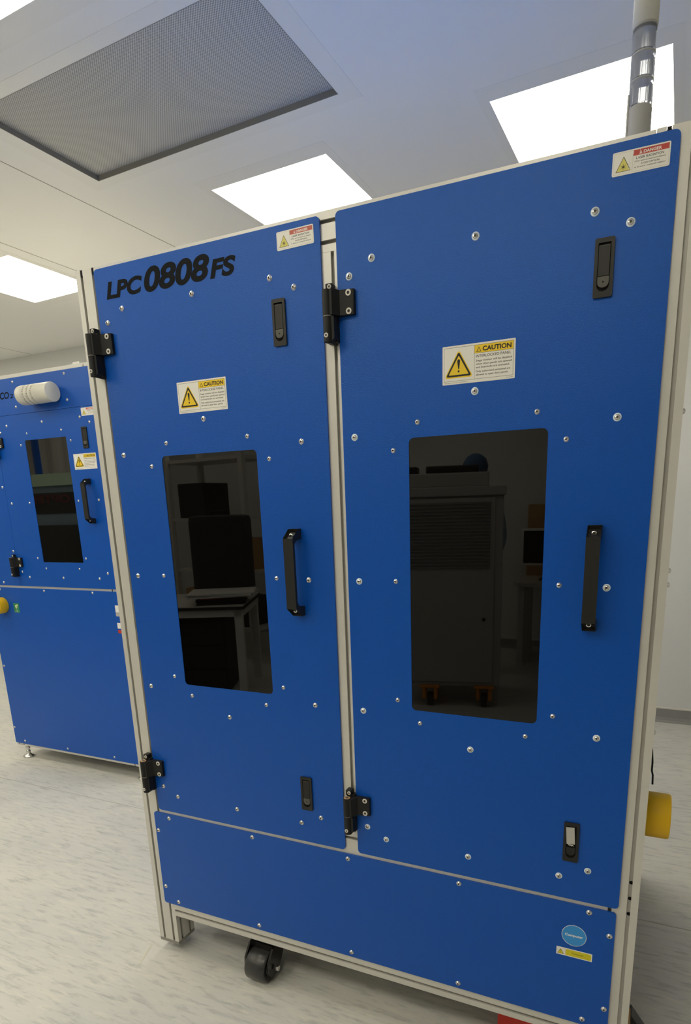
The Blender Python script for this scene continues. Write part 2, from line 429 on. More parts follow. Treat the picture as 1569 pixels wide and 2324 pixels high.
# latch, origin at centre, faces -y
def latch_mesh(broken=False, simple=False):
    mb = MB(); K = M['black']; w, h = 0.0172, 0.0495
    outer = rrect(-w, -h, w, h, 0.003, 3)
    # opening: square at top, round at the bottom
    iw = 0.0112; inner = []
    top = 0.0415; bot = -0.0285
    n = len(outer)
    # 4 corners x 4 pts ordered: top-right, top-left, bottom-left, bottom-right
    inner += [(iw, top-0.0015), (iw-0.0003, top-0.0005), (iw-0.0008, top-0.0001), (iw-0.0015, top)]
    inner += [(-iw+0.0015, top), (-iw+0.0008, top-0.0001), (-iw+0.0003, top-0.0005), (-iw, top-0.0015)]
    for i in range(4):
        a = PI+ (PI/2-0.12)*i/3; inner.append((iw*math.cos(a), bot+iw*math.sin(a)))
    for i in range(4):
        a = 1.5*PI+0.12+(PI/2-0.12)*i/3; inner.append((iw*math.cos(a), bot+iw*math.sin(a)))
    mb.ring(outer, inner, -0.0045, 0.0, K)
    mb.flat(inner, -0.0003, M['dark'])
    if broken:
        T = Matrix.Rotation(math.radians(-4), 4, 'Y')
        mb.box((-0.0095, -0.0062, -0.003), (0.0090, -0.0040, 0.0385), M['tower_grey'], T)
        mb.box((-0.006, -0.0042, -0.0075), (0.005, -0.0030, -0.0058), M['label'])
        for x in (-0.003, 0.001, 0.005): mb.box((x, -0.0035, -0.0105), (x+.0008, -0.0030, -0.0075), M['tower_grey'])
        lt = -0.0125; lockm = K
    else:
        mb.cbox((-iw+0.0012, -0.0040, -0.0135), (iw-0.0012, -0.0006, 0.0370), K, 0.0005)
        mb.box((-iw+0.0014, -0.0042, 0.0366), (iw-0.0014, -0.0010, 0.0374), M['latch_grey'])
        lt = -0.0145; lockm = M['latch_grey']
    lk = [(iw-0.0012, lt), (-iw+0.0012, lt)]
    for i in range(9):
        a = PI+PI*i/8; lk.append(((iw-0.0012)*math.cos(a), -0.0245+(iw-0.0012)*0.85*math.sin(a)))
    mb.prism(lk, 1, -0.0046, -0.0006, lockm)
    mb.cyl((0, -0.0046, -0.0235), (0, -0.0049, -0.0235), 0.0078, lockm, n=20)
    mb.cyl((0, -0.0049, -0.0235), (0, -0.0050, -0.0235), 0.0017, M['dark'], n=10)
    return mb.build('latch', mesh_only=True)
LATCH = latch_mesh(); LATCH_B = latch_mesh(True)

# pull handle, centre at origin, faces -y
def handle_mesh():
    bm = bmesh.new(); W = 0.0136
    prof = [(0.0, -0.1085), (-0.016, -0.1085), (-0.044, -0.0870), (-0.044, 0.0870), (-0.016, 0.1085), (0.0, 0.1085),
            (0.0, 0.0850), (-0.028, 0.0800), (-0.035, 0.0720), (-0.035, -0.0720), (-0.028, -0.0800), (0.0, -0.0850)]
    a = [bm.verts.new((-W, p[0], p[1])) for p in prof]; b = [bm.verts.new((W, p[0], p[1])) for p in prof]
    n = len(prof); sl = []
    for i in range(n):
        f = bm.faces.new((a[i], a[(i+1) % n], b[(i+1) % n], b[i]))
        if i in (1, 3): sl.append(f)
    bm.faces.new(a[::-1]); bm.faces.new(b)
    bmesh.ops.recalc_face_normals(bm, faces=bm.faces[:])
    for f in sl: bmesh.ops.inset_region(bm, faces=[f], thickness=0.0026, depth=-0.0085)
    bm.verts.index_update()
    mb = MB(); mb.add([v.co.copy() for v in bm.verts], [[v.index for v in f.verts] for f in bm.faces], M['black']); bm.free()
    for s in (1, -1):   # cap screws down in the hollow ends
        d = Vector((0, -0.0215, s*0.028)).normalized()
        p = Vector((0, -0.0245, s*0.0925))
        mb.lathe([(0.0058, 0.0), (0.0058, 0.003), (0.0036, 0.0034)], M['steel'], p, (0, -1, 0), 14)
        mb.lathe([(0.0036, 0.0034), (0.0032, 0.001), (0.0001, 0.001)], M['socket'], p, (0, -1, 0), 6, smooth=False)
    return mb.build('handle', mesh_only=True)
HANDLE = handle_mesh()

# ---- labels (origin lower left, facing -y, thin raised plates with printing)
def tri(x0, x1, z0, z1): return [(x0, z0), (x1, z0), ((x0+x1)/2, z1)]
def caution_mesh():
    mb = MB(); W, Hh = 0.1515, 0.0745
    y = -0.0006; e = 0.00006
    mb.prism(rrect(0, 0, W, Hh, 0.0015, 2), 1, y, 0.0, M['label'])
    def line(x0, z0, x1, z1, k=1): mb.flat([(x0, z0), (x1, z0), (x1, z1), (x0, z1)], y-e*k, M['ink'])
    t = 0.0005; i = 0.0036; bz = 0.0062
    line(i, bz, W-i, bz+t); line(i, Hh-i-t, W-i, Hh-i); line(i, bz, i+t, Hh-i); line(W-i-t, bz, W-i, Hh-i)
    dx = 0.0680; line(dx, bz, dx+t, Hh-i)
    mb.flat([(dx+t, 0.0553), (W-i-t, 0.0553), (W-i-t, Hh-i-t), (dx+t, Hh-i-t)], y-e, M['label_yellow']); line(dx, 0.0550, W-i, 0.0550+t, 2)
    # big triangle
    def rt(cx, cz, hw, z0, z1, r, m, k):
        P = [(cx-hw, z0), (cx+hw, z0), (cx, z1)]; pts = []
        for a in range(3):
            p, q, s_ = Vector(P[a]), Vector(P[a-1]), Vector(P[(a+1) % 3])
            d1 = (q-p).normalized(); d2 = (s_-p).normalized()
            for tt in (0, .33, .66, 1):
                u = d1*r*(1-tt)**1.5 + d2*r*tt**1.5; pts.append((p.x+u.x, p.y+u.y))
        mb.flat(pts, y-e*k, m)
    cx = 0.0350
    rt(cx, 0, 0.0310, 0.0120, 0.0665, 0.006, M['label_yellow'], 1)
    rt(cx, 0, 0.0275, 0.0145, 0.0625, 0.004, M['ink'], 2)
    rt(cx, 0, 0.0215, 0.0180, 0.0550, 0.002, M['label_yellow'], 3)
    mb.flat([(cx-0.0011, 0.0290), (cx+0.0011, 0.0290), (cx+0.0031, 0.0440), (cx+0.0024, 0.0468), (cx, 0.0478), (cx-0.0024, 0.0468), (cx-0.0031, 0.0440)], y-e*4, M['ink'])
    mb.flat([(cx+0.0021*math.cos(a*PI/5), 0.0245+0.0023*math.sin(a*PI/5)) for a in range(10)], y-e*4, M['ink'])
    # header
    mb.flat(tri(0.0718, 0.0826, 0.0576, 0.0672), y-e*2, M['ink']); mb.flat(tri(0.0735, 0.0809, 0.0585, 0.0653), y-e*3, M['label_yellow'])
    mb.text('!', 0.0772, 0.0592, 0.0045, M['ink'], y-e*4, width=0.0007, bold=0.01, align='C')
    mb.text('CAUTION', 0.0850, 0.0582, 0.0090, M['ink'], y-e*2, width=0.0585, bold=0.035)
    x = 0.0712
    mb.text('INTERLOCKED PANEL', x, 0.0470, 0.0050, M['ink'], y-e, width=0.0720, bold=0.008)
    for s_, z, wd in (('Stage motion will be disabled', 0.0392, 0.0735), ('when door panels are opened', 0.0328, 0.0735), ('and interlocks are activated.', 0.0264, 0.0695),
                      ('Only authorized personnel are', 0.0186, 0.0710), ('allowed to open door panels.', 0.0123, 0.0670)):
        mb.text(s_, x, z, 0.0036, M['ink'], y-e, width=wd, bold=0.012)
    mb.text('Clarion Safety Systems, LLC   clarionsafety.com', 0.0036, 0.0025, 0.0017, M['ink'], y-e, width=0.051)
    mb.text('Reorder No.', W-0.0036, 0.0025, 0.0017, M['ink'], y-e, width=0.014, align='R')
    return mb.build('warning_label', mesh_only=True)
def danger_mesh(faded):
    mb = MB(); W, Hh = 0.0935, 0.0368; y = -0.0006; e = 0.00006
    R = M['label_red_faded'] if faded else M['label_red']
    mb.prism(rrect(0, 0, W, Hh, 0.0028, 3), 1, y, 0.0, M['label'])
    def line(x0, z0, x1, z1): mb.flat([(x0, z0), (x1, z0), (x1, z1), (x0, z1)], y-e, M['tower_grey'])
    i = 0.0022; t = 0.0003
    line(i, i, W-i, i+t); line(i, Hh-i-t, W-i, Hh-i); line(i, i, i+t, Hh-i); line(W-i-t, i, W-i, Hh-i); line(0.0335, i, 0.0338, Hh-i)
    mb.flat([(0.0340, 0.0260), (W-i, 0.0260), (W-i, Hh-i), (0.0340, Hh-i)], y-e, R)
    mb.flat(tri(0.0440, 0.0485, 0.0272, 0.0325), y-e*2, M['label']); mb.flat(tri(0.0457, 0.0468, 0.0280, 0.0310), y-e*3, R)
    mb.text('DANGER', 0.0505, 0.0275, 0.0048, M['label'], y-e*2, width=0.0290, bold=0.03)
    mb.text('LASER RADIATION', 0.0392, 0.0202, 0.0035, M['ink'], y-e, width=0.0440, bold=0.012)
    mb.text('When open and interlocks defeated', 0.0365, 0.0160, 0.0021, M['ink'], y-e, width=0.0500, bold=0.01)
    mb.text('AVOID EXPOSURE', 0.0470, 0.0112, 0.0024, M['ink'], y-e, width=0.0300, bold=0.012)
    mb.text('to direct or scattered radiation', 0.0365, 0.0070, 0.0022, M['ink'], y-e, width=0.0500, bold=0.01)
    mb.flat(tri(0.0060, 0.0310, 0.0055, 0.0285), y-e, M['ink']); mb.flat(tri(0.0073, 0.0297, 0.0062, 0.0268), y-e*2, M['label_pale'])
    cx, cz = 0.0185, 0.0125
    for k in range(12):
        a = PI*k/6; L_ = 0.0048 if k % 2 else 0.0034
        d = Vector((math.cos(a), math.sin(a))); n_ = Vector((-d.y, d.x))*0.00022
        mb.flat([(cx-n_.x, cz-n_.y), (cx+n_.x, cz+n_.y), (cx+n_.x+d.x*L_, cz+n_.y+d.y*L_), (cx-n_.x+d.x*L_, cz-n_.y+d.y*L_)], y-e*3, M['ink'])
    mb.flat([(cx+0.0014*math.cos(a*PI/4), cz+0.0014*math.sin(a*PI/4)) for a in range(8)], y-e*4, M['ink'])
    if not faded:   # trapped air wrinkles on the left half
        rnd = random.Random(4)
        for k in range(26):
            px, pz = rnd.uniform(0.026, 0.047), rnd.uniform(0.004, 0.033); a = rnd.uniform(0.6, 2.2); L_ = rnd.uniform(0.0008, 0.0026)
            mb.box((-L_, -0.0005, -0.00022), (L_, 0.0, 0.00022), M['label'], Matrix.Translation((px, y, pz)) @ Matrix.Rotation(a, 4, 'Y'))
    return mb.build('danger_label', mesh_only=True)
CAUTION = caution_mesh(); DANGER_F = danger_mesh(True); DANGER = danger_mesh(False)

# aluminium profile: polygon with T-slots. sx / sy: slot positions on the faces; w along x, d along y
def profile(w, d, slots):
    # slots: dict face -> list of centres. faces: 'f' (y=0), 'r' (x=w), 'b' (y=d), 'l' (x=0)
    o, dp, cav, cd_ = 0.0041, 0.0045, 0.0078, 0.0120
    def face(p0, dr, nin, cs, L_):
        pts = [p0]
        for c in cs:
            for t_, k in ((-o, 0), (-o, dp), (-cav, dp), (-cav, cd_), (cav, cd_), (cav, dp), (o, dp), (o, 0)):
                pts.append((p0[0]+dr[0]*(c+t_)+nin[0]*k, p0[1]+dr[1]*(c+t_)+nin[1]*k))
        return pts
    P = []
    P += face((0, 0), (1, 0), (0, 1), sorted(slots.get('f', [])), w)
    P += face((w, 0), (0, 1), (-1, 0), sorted(slots.get('r', [])), d)
    P += face((w, d), (-1, 0), (0, -1), sorted(w-c for c in slots.get('b', [])), w)
    P += face((0, d), (0, -1), (1, 0), sorted(d-c for c in slots.get('l', [])), d)
    return P
def post(name, parent, x0, y0, z0, z1, w=0.08, d=0.08, slots=None):
    sl = slots if slots is not None else {'f': [0.02, 0.06], 'r': [0.02, 0.06], 'l': [0.02, 0.06]}
    P = [(x0+a, y0+b) for a, b in profile(w, d, sl)]
    return MB().prism(P, 2, z0, z1, M['alu']).build(name, parent)
def beam(name, parent, x0, x1, y0, z0, h, d=0.04, fs=None, ts=()):
    # runs along x; front face at y0
    P = [(y0+b, z0+a) for a, b in profile(h, d, {'f': fs or [], 'r': list(ts)})]
    return MB().prism(P, 0, x0, x1, M['alu']).build(name, parent)
def panel_hole(mb, x0, z0, x1, z1, wx0, wz0, wx1, wz1, y0, y1, m, r=0.010, wr=0.012):
    mb.ring(rrect(x0, z0, x1, z1, r, 6), rrect(wx0, wz0, wx1, wz1, wr, 6), y0, y1, m)

# ------------------------------------------------------------------ main machine
FY = 0.0055      # frame face behind the door sheets
m1 = thing('laser_machine', 'tall blue two-door laser machine enclosure in silver frame, nearest and largest', 'machine', (0, 0, 0))
DEP = 1.06
for x in (-0.068, 1.322): post('post', m1, x, FY, 0.045, 2.082)
for x in (-0.068, 1.322): post('post', m1, x, DEP-0.08, 0.045, 2.082)
post('middle_post', m1, 0.631, FY, 0.598, 2.0015, slots={'f': [0.0560], 'r': [], 'l': []})
for x in (-0.068, 1.322):
    for yy in (FY, DEP-0.08):
        MB().cbox((x, yy, 0.033), (x+0.08, yy+0.08, 0.0455), M['alu_cap'], 0.001).build('end_cap', m1)
beam('top_beam', m1, 0.012, 1.3215, FY, 2.0018, 0.0795, 0.08, [0.019, 0.059], [0.02, 0.06])
beam('middle_beam', m1, 0.012, 1.322, FY, 0.515, 0.083, 0.04, [0.063])
beam('bottom_beam', m1, 0.012, 1.322, FY, 0.148, 0.08, 0.08, [0.0205, 0.06])
for xx in (-0.048, -0.008, 1.342, 1.382):  # black blocks stand in for the shade inside the slot tops
    MB().box((xx-0.0038, FY+0.0010, 2.066), (xx+0.0038, FY+0.0118, 2.0815), M['dark']).build('slot_shade', m1)
MB().cyl((0.6925, FY+0.0119, 2.059), (0.6925, FY+0.0116, 2.059), 0.0042, M['dark'], n=12).build('slot_hole', m1)
for z in (0.6057, 0.5643, 0.5236):
    MB().cyl((1.3835, FY+0.0122, z), (1.3835, FY+0.0116, z), 0.0046, M['dark'], n=14).build('slot_hole', m1)
# rear skin
MB().box((-0.066, 0.09, 0.15), (-0.062, DEP-0.085, 2.06), M['blue']).build('side_panel', m1)
MB().box((1.396, 0.09, 0.15), (1.400, DEP-0.085, 2.06), M['blue']).build('side_panel', m1)
MB().box((0.012, DEP-0.008, 0.15), (1.322, DEP-0.004, 2.06), M['blue']).build('rear_panel', m1)
MB().box((-0.06, 0.09, 2.062), (1.394, DEP-0.01, 2.067), M['blue_bounce']).build('roof_panel', m1)  # unseen roof, coloured to throw blue light onto the ceiling
MB().box((0.012, 0.09, 0.170), (1.322, DEP-0.01, 0.176), M['undertray']).build('undertray', m1)
for xx in (-0.068+0.02, 1.322+0.02):
    MB().box((xx, 0.0855, 2.0018), (xx+0.04, DEP-0.08, 2.0818), M['alu']).build('side_beam', m1)
    MB().box((xx, 0.0855, 0.148), (xx+0.04, DEP-0.08, 0.188), M['alu']).build('side_beam', m1)

DS = [(.528, 1.972, 1), (.590, 1.944, 1), (.306, 1.972, 1), (.082, 1.971, 1), (.0285, 1.944, 1), (.3085, 1.687, 1), (.437, 1.6365, 0), (.589, 1.6143, 1), (.1815, 1.636, 0),
      (.0295, 1.6143, 1), (.1240, 1.580, 0), (.4962, 1.580, 0), (.0297, 1.2840, 1), (.1245, 1.286, 0), (.4955, 1.2865, 0), (.590, 1.284, 1), (.1243, .992, 0), (.0297, .9535, 1),
      (.4948, .9928, 0), (.1820, .938, 0), (.4365, .9372, 0), (.5896, .953, 1), (.3088, .8865, 1), (.0310, .6255, 1), (.0845, .5988, 1), (.3065, .5975, 1), (.5262, .597, 1), (.5895, .6242, 1)]
def door(name, x0, wash, danger, latch_low, lab):
    mb = MB(); panel_hole(mb, x0, 0.5405, x0+0.661, 2.0724, x0+0.161, 0.9700, x0+0.4605, 1.6045, 0.0, 0.005, M['blue'])
    d = mb.build(name, m1); tag(d, lab)
    MB().prism(rrect(x0+0.161, 0.9700, x0+0.4605, 1.6045, 0.012, 6), 1, 0.0012, 0.0046, M['glass']).build('window_pane', d)
    MB().box((x0+0.13, 0.0052, 0.94), (x0+0.49, 0.0064, 1.634), M['dark']).build('window_backing', d)
    for x, z, big in DS:
        o = inst('screw', (SC_WASH if wash else SC_BIG) if big else SC_SMALL, d, (x0+x, 0, z), (0, random.Random(x*7+z).uniform(0, 3), 0))
    for z, me in ((1.8115, HINGE_U), (0.6075, HINGE_L)):
        inst('hinge', me, d, (x0-0.0150, 0, z))
    inst('latch', LATCH, d, (x0+0.5488, 0, 1.8765))
    tag(inst('latch', LATCH_B if latch_low else LATCH, d, (x0+0.5494, 0, 0.6915)), 'black latch with broken grey paddle hanging loose' if latch_low else None)
    inst('handle', HANDLE, d, (x0+0.5612, 0, 1.3025))
    inst('caution_label', CAUTION, d, (x0+0.2345+(0.0042 if wash else 0), 0, 1.7042))
    inst('danger_label', danger, d, (x0+0.5530, 0, 2.0214-(0.0010 if wash else -0.0003)), (0, math.radians(-0.6 if not wash else 0.3), 0))
    return d
dl = door('left_door', 0.0, False, DANGER_F, False, 'left door with the black model lettering')
dr = door('right_door', 0.6997, True, DANGER, True, 'right door, nearer, with bluish washers under its screws')
tx = MB(); yt = -0.0003
tx.text('LPC', 0.0350, 1.9980, 0.0392, M['stencil'], yt, width=0.1230, bold=0.042, shear=0.22)
tx.text('0808', 0.1625, 1.9955, 0.0550, M['stencil'], yt, width=0.2030, bold=0.036, shear=0.22)
tx.text('FS', 0.3640, 1.9950, 0.0400, M['stencil'], yt, width=0.0760, bold=0.042, shear=0.22)
tx.build('model_lettering', dl)
# lower panel
lp = MB().prism(rrect(-0.0227, 0.1957, 1.3575, 0.5282, 0.008, 4), 1, 0.0, 0.005, M['blue']).build('lower_panel', m1)
for x, z in [(.0380, .5148), (-.0120, .4635), (.3525, .5147), (.6675, .5145), (.9830, .515), (1.2985, .5155), (1.3463, .4645), (-.0100, .2586), (.0374, .211), (.3520, .2112), (.6670, .2112), (.9830, .2115), (1.3463, .2588), (1.2982, .2120)]:
    inst('screw', SC_BIG, lp, (x, 0, z))
cl = MB(); R0 = 0.0285; cc = (1.2680, 0.4430)
cl.prism([(cc[0]+R0*math.cos(a*PI/18), cc[1]+R0*math.sin(a*PI/18)) for a in range(36)], 1, -0.0004, 0.0, M['label'])
cl.flat([(cc[0]+(R0-0.0010)*math.cos(a*PI/18), cc[1]+(R0-0.0010)*math.sin(a*PI/18)) for a in range(36)], -0.00046, M['label_blue'])
cl.text('Computer', cc[0], cc[1]-0.0030, 0.0065, M['label'], -0.00052, width=0.0415, bold=0.03, align='C')
cl.build('round_label', lp)
yl = MB(); yl.prism([(1.2293, 0.3823), (1.3118, 0.3823), (1.3118, 0.4037), (1.2293, 0.4037)], 1, -0.0004, 0.0, M['label'])
yl.flat(rrect(1.2505, 0.3845, 1.3098, 0.4015, 0.0035, 3), -0.00046, M['label_lime'])
yl.text('Computer', 1.2790, 0.3912, 0.0042, M['ink'], -0.00052, width=0.0280, align='C')
yl.flat(tri(1.2320, 1.2470, 0.3855, 0.3995), -0.00046, M['ink']); yl.flat(tri(1.2335, 1.2455, 0.3864, 0.3975), -0.00052, M['label_lime'])
yl.text('!', 1.2395, 0.3872, 0.0065, M['ink'], -0.00058, width=0.0009, bold=0.01, align='C')
yl.build('yellow_label', lp)

# things on its right-hand side
es = MB(); ES = (1.4000, 0.150, 0.7190)
es.lathe([(0.0520, 0.0), (0.0535, 0.004), (0.0535, 0.052), (0.0515, 0.0575), (0.0485, 0.0575), (0.0480, 0.004), (0.0, 0.004)], M['yellow'], ES, (1, 0, 0), 40)
eo = es.build('emergency_stop', m1); tag(eo, 'yellow collar of the emergency stop on the right side')
MB().lathe([(0.012, 0.004), (0.012, 0.03), (0.022, 0.032), (0.024, 0.040), (0.018, 0.047), (0.0, 0.049)], M['red'], ES, (1, 0, 0), 24).build('red_button', eo)
for y, z in ((0.11, 1.628), (0.10, 1.310), (0.10, 1.280), (0.12, 0.938), (0.36, 0.60)):
    mb = MB(); mb.lathe([(0.0075, -0.002), (0.0075, 0.0015), (0.0058, 0.0018), (0.0050, 0.0070), (0.002, 0.0088), (0.0, 0.0088)], M['steel'], (1.402, y, z), (1, 0, 0), 14); mb.build('side_screw', m1)
MB().tube([(1.400, 0.13, 0.915), (1.4065, 0.13, 0.89), (1.4095, 0.13, 0.86), (1.4095, 0.13, 0.84), (1.4125, 0.13, 0.828), (1.4135, 0.13, 0.805)], 0.0022, M['cable']).build('cable', m1)
MB().box((1.4022, 0.012, 0.04), (1.4078, 0.075, 0.215), M['wood']).build('wooden_packer', m1)

# signal tower
TX, TY = 1.2800, 0.30
st = MB().lathe([(0.030, 2.067), (0.030, 2.072), (0.0245, 2.074), (0.0240, 2.256), (0.0225, 2.260)], M['tower_grey'], (TX, TY, 0), (0, 0, 1), 32).build('signal_tower', m1)
tag(st, 'clear unlit signal tower with white top')
z = 2.260
for k in range(3):
    mb = MB()
    mb.lathe([(0.0236, z+0.002), (0.0236, z+0.0435)], M['shell'], (TX, TY, 0), (0, 0, 1), 32)
    mb.lathe([(0.0225, z+0.0435), (0.0238, z+0.0440), (0.0238, z+0.0465), (0.0225, z+0.047)], M['tower_grey'], (TX, TY, 0), (0, 0, 1), 32)
    n = 44; vs = []; fs = []
    for zz in (z+0.002, z+0.040):
        for i in range(n):
            r = 0.0178+(0.0010 if i % 2 else 0); a = 2*PI*i/n; vs.append((TX+r*math.cos(a), TY+r*math.sin(a), zz))
    for i in range(n): fs.append((i, (i+1) % n, n+(i+1) % n, n+i))
    fs.append(list(range(n, 2*n)))
    mb.add(vs, fs, M['lens'])
    mb.build('lens', st); z += 0.0470
MB().lathe([(0.0225, z), (0.0250, z+0.001), (0.0250, z+0.115), (0.0235, z+0.121), (0.012, z+0.125), (0.0, z+0.125)], M['white_plastic'], (TX, TY, 0), (0, 0, 1), 32).build('tower_cap', st)
MB().tube([(TX-0.0235, TY-0.010, 2.075), (TX-0.0235, TY-0.010, 2.25), (TX-0.0232, TY-0.010, 2.285)], 0.0022, M['white_plastic'], 6).build('tower_cable', st)

# casters
def caster(parent, x, y, full=True):
    mb = MB(); r = 0.050; w = 0.036
    mb.lathe([(0.012, -w), (0.034, -w), (0.040, -w+0.001), (r-0.004, -w), (r, -w+0.005), (r, w-0.005), (r-0.004, w), (0.040, w-0.001), (0.034, w-0.004), (0.012, w-0.004)], M['rubber'], (x, y, r), (1, 0, 0), 40)
    o = mb.build('caster', parent); tag(o, 'black swivel caster wheel')
    hub = MB(); hub.lathe([(0.030, 0.0), (0.030, 0.004), (0.026, 0.009), (0.014, 0.011), (0.0, 0.011)], M['black_gloss'], (x+w-0.004, y, r), (1, 0, 0), 28)
    hub.build('hub', o); hub = MB()
    hub.lathe([(0.0085, 0.011), (0.0085, 0.018), (0.0, 0.018)], M['steel'], (x+w+0.008, y, r), (1, 0, 0), 10, smooth=False); hub.build('axle_bolt', o)
    fk = MB()
    for s in (-1, 1):
        P = [(y-0.020, r-0.026), (y+0.022, r-0.026), (y+0.046, r+0.010), (y+0.078, 0.118), (y-0.002, 0.118), (y-0.030, r+0.034), (y-0.034, r-0.004)]
        xx = x+s*(w+0.0045)+(0.004 if s > 0 else 0)
        fk.prism(P, 0, xx-0.003, xx+0.003, M['black_gloss'])
    fk.box((x-w-0.007, y+0.004, 0.104), (x+w+0.011, y+0.075, 0.120), M['black_gloss'])
    fk.cyl((x, y+0.035, 0.120), (x, y+0.035, 0.152), 0.022, M['black_cast'], n=20)
    fk.box((x-w-0.004, y+0.010, 0.118), (x+w+0.008, y+0.07, 0.1478), M['black_cast']); fk.box((x-0.055, y+0.05, 0.1478), (x+0.055, y+0.12, 0.152), M['black_cast'])
    fk.build('fork', o)
caster(m1, 0.334, 0.022); caster(m1, 1.16, 0.90); caster(m1, 0.322, 0.90)
MB().box((1.105, 0.055, 0.0), (1.30, 0.62, 0.100), M['red_steel']).build('tmp')
bpy.data.objects.remove(bpy.data.objects['tmp'], do_unlink=True)
rj = thing('machine_skate', 'red steel machine skate under the right end of the large blue machine', 'skate', (1.20, 0.20, 0))
MB().cbox((-0.125, -0.12, 0.030), (0.085, 0.16, 0.105), M['red_steel'], 0.004).build('skate_body', rj)
for sx in (-0.08, 0.045):
    mb = MB()
    for yy in (-0.07, 0.0, 0.07): mb.cyl((sx-0.03, yy, 0.028), (sx+0.03, yy, 0.028), 0.028, M['rubber'], n=20)
    mb.build('roller', rj)
rj2 = thing('machine_skate', 'red steel machine skate hidden deep under the left end of the large blue machine', 'skate', (0.16, 0.62, 0))
MB().cbox((-0.10, -0.12, 0.030), (0.10, 0.12, 0.105), M['red_steel'], 0.004).build('skate_body', rj2)
for sx in (-0.06, 0.06):
    mb = MB()
    for yy in (-0.07, 0.0, 0.07): mb.cyl((sx-0.03, yy, 0.028), (sx+0.03, yy, 0.028), 0.028, M['rubber'], n=20)
    mb.build('roller', rj2)
# black foot of a stand beside the right end, only its sloping edge shows
MB().prism([(1.395, 0.010), (1.395, 0.125), (1.415, 0.118), (1.500, 0.0), (1.395, 0.0)], 1, 0.16, 0.20, M['black_gloss']).build('black_stand_foot', m1)

# ------------------------------------------------------------------ second machine (left, behind)
m2 = thing('laser_machine', 'smaller-looking distant blue laser machine at left with white ribbed vent cylinder', 'machine', (-2.095, 1.0, 0))
OX = -2.095
W2 = 1.015
def L2(x): return x-OX
for x in (0.002, W2-0.082):
    for yy in (FY, 0.90): 
        P = [(x+a, yy+b) for a, b in profile(0.08, 0.08, {'f': [0.02, 0.06]})]
        MB().prism(P, 2, 0.088, 2.156, M['alu']).build('post', m2)
MB().box((0.082, FY, 2.1375), (W2-0.082, FY+0.08, 2.156), M['alu']).build('top_beam', m2)
MB().box((0.0822, FY, 1.03), (W2-0.0822, FY+0.04, 1.11), M['alu']).build('middle_beam', m2)
MB().box((0.082, FY, 0.088), (W2-0.082, FY+0.08, 0.168), M['alu']).build('bottom_beam', m2)
MB().box((0.004, 0.09, 0.12), (0.008, 0.895, 2.14), M['blue']).build('side_panel', m2)
MB().box((W2-0.008, 0.09, 0.12), (W2-0.004, 0.895, 2.14), M['blue']).build('side_panel', m2)
MB().box((0.08, 0.972, 0.12), (W2-0.08, 0.976, 2.14), M['blue']).build('rear_panel', m2)
MB().box((0.01, 0.09, 2.142), (W2-0.01, 0.97, 2.147), M['label']).build('roof_panel', m2)  # unseen roof, made pale to bounce more light onto the ceiling
MB().box((0.01, 0.09, 0.110), (W2-0.01, 0.97, 0.114), M['undertray']).build('undertray', m2)
hp = MB().prism(rrect(0, 1.9645, W2, 2.1378, 0.006, 2), 1, 0, 0.005, M['blue']).build('header_panel', m2)
bp2 = MB().prism(rrect(0, 0.1030, W2, 1.0640, 0.006, 2), 1, 0, 0.005, M['blue']).build('lower_panel', m2)
sp = MB().prism(rrect(0, 1.0765, L2(-1.8185), 1.9630, 0.004, 2), 1, 0, 0.005, M['blue']).build('narrow_panel', m2)
mb = MB(); panel_hole(mb, L2(-1.8172), 1.0765, W2, 1.9630, L2(-1.608), 1.2095, L2(-1.3130), 1.8350, 0, 0.005, M['blue'], 0.004, 0.003)
d2 = mb.build('door', m2)
MB().prism(rrect(L2(-1.608), 1.2095, L2(-1.3130), 1.8350, 0.003, 6), 1, 0.0012, 0.0046, M['glass2']).build('window_pane', d2)
MB().box((L2(-1.63), 0.0052, 1.19), (L2(-1.29), 0.0064, 1.855), M['dark']).build('window_backing', d2)
for par, pts, me in ((hp, [(-1.6324, 2.1178), (-1.2676, 2.1204), (-1.6338, 1.9990), (-1.2696, 2.0018), (-1.99, 2.1178), (-1.99, 1.999)], SC_BIG),
                 (d2, [(-1.2018, 1.9175), (-1.1427, 1.8903), (-1.465, 1.9150), (-1.7267, 1.9135), (-1.7818, 1.883), (-1.7876, 1.1563), (-1.7345, 1.1275), (-1.4746, 1.1278), (-1.2129, 1.129), (-1.1514, 1.1572), (-1.1474, 1.524), (-1.7831, 1.5225)], SC_BIG),
                 (d2, [(-1.338, 1.868), (-1.5851, 1.8672), (-1.282, 1.8145), (-1.6408, 1.8132), (-1.6445, 1.5225), (-1.2864, 1.5235), (-1.6485, 1.2315), (-1.2902, 1.2325), (-1.5945, 1.1762), (-1.3467, 1.1768)], SC_SMALL),
                 (sp, [(-1.824-.012, 1.6092), (-1.8297-.004, 1.2681), (-1.9549, 1.0930)], SC_BIG),
                 (bp2, [(-1.6404, 1.0531), (-1.2785, 1.0531), (-1.9989, 1.0520), (-2.0802, 0.5912), (-2.0834, 0.2027), (-2.0107, 0.1230), (-1.6487, 0.1226), (-1.2835, 0.1222)], SC_BIG)):
    for x, z in pts: inst('screw', me, par, (L2(x), 0, z))
for z in (1.7523, 1.1280): inst('hinge', HINGE_U if z > 1.5 else HINGE_L, d2, (L2(-1.8290), 0, z))
inst('latch', LATCH, d2, (L2(-1.1835), 0, 1.8215))
inst('handle', HANDLE, d2, (L2(-1.1985), 0, 1.5190))
inst('caution_label', CAUTION, d2, (L2(-1.2800), 0, 1.6740))
inst('danger_label', DANGER_F, d2, (L2(-1.1880), 0, 1.9208))
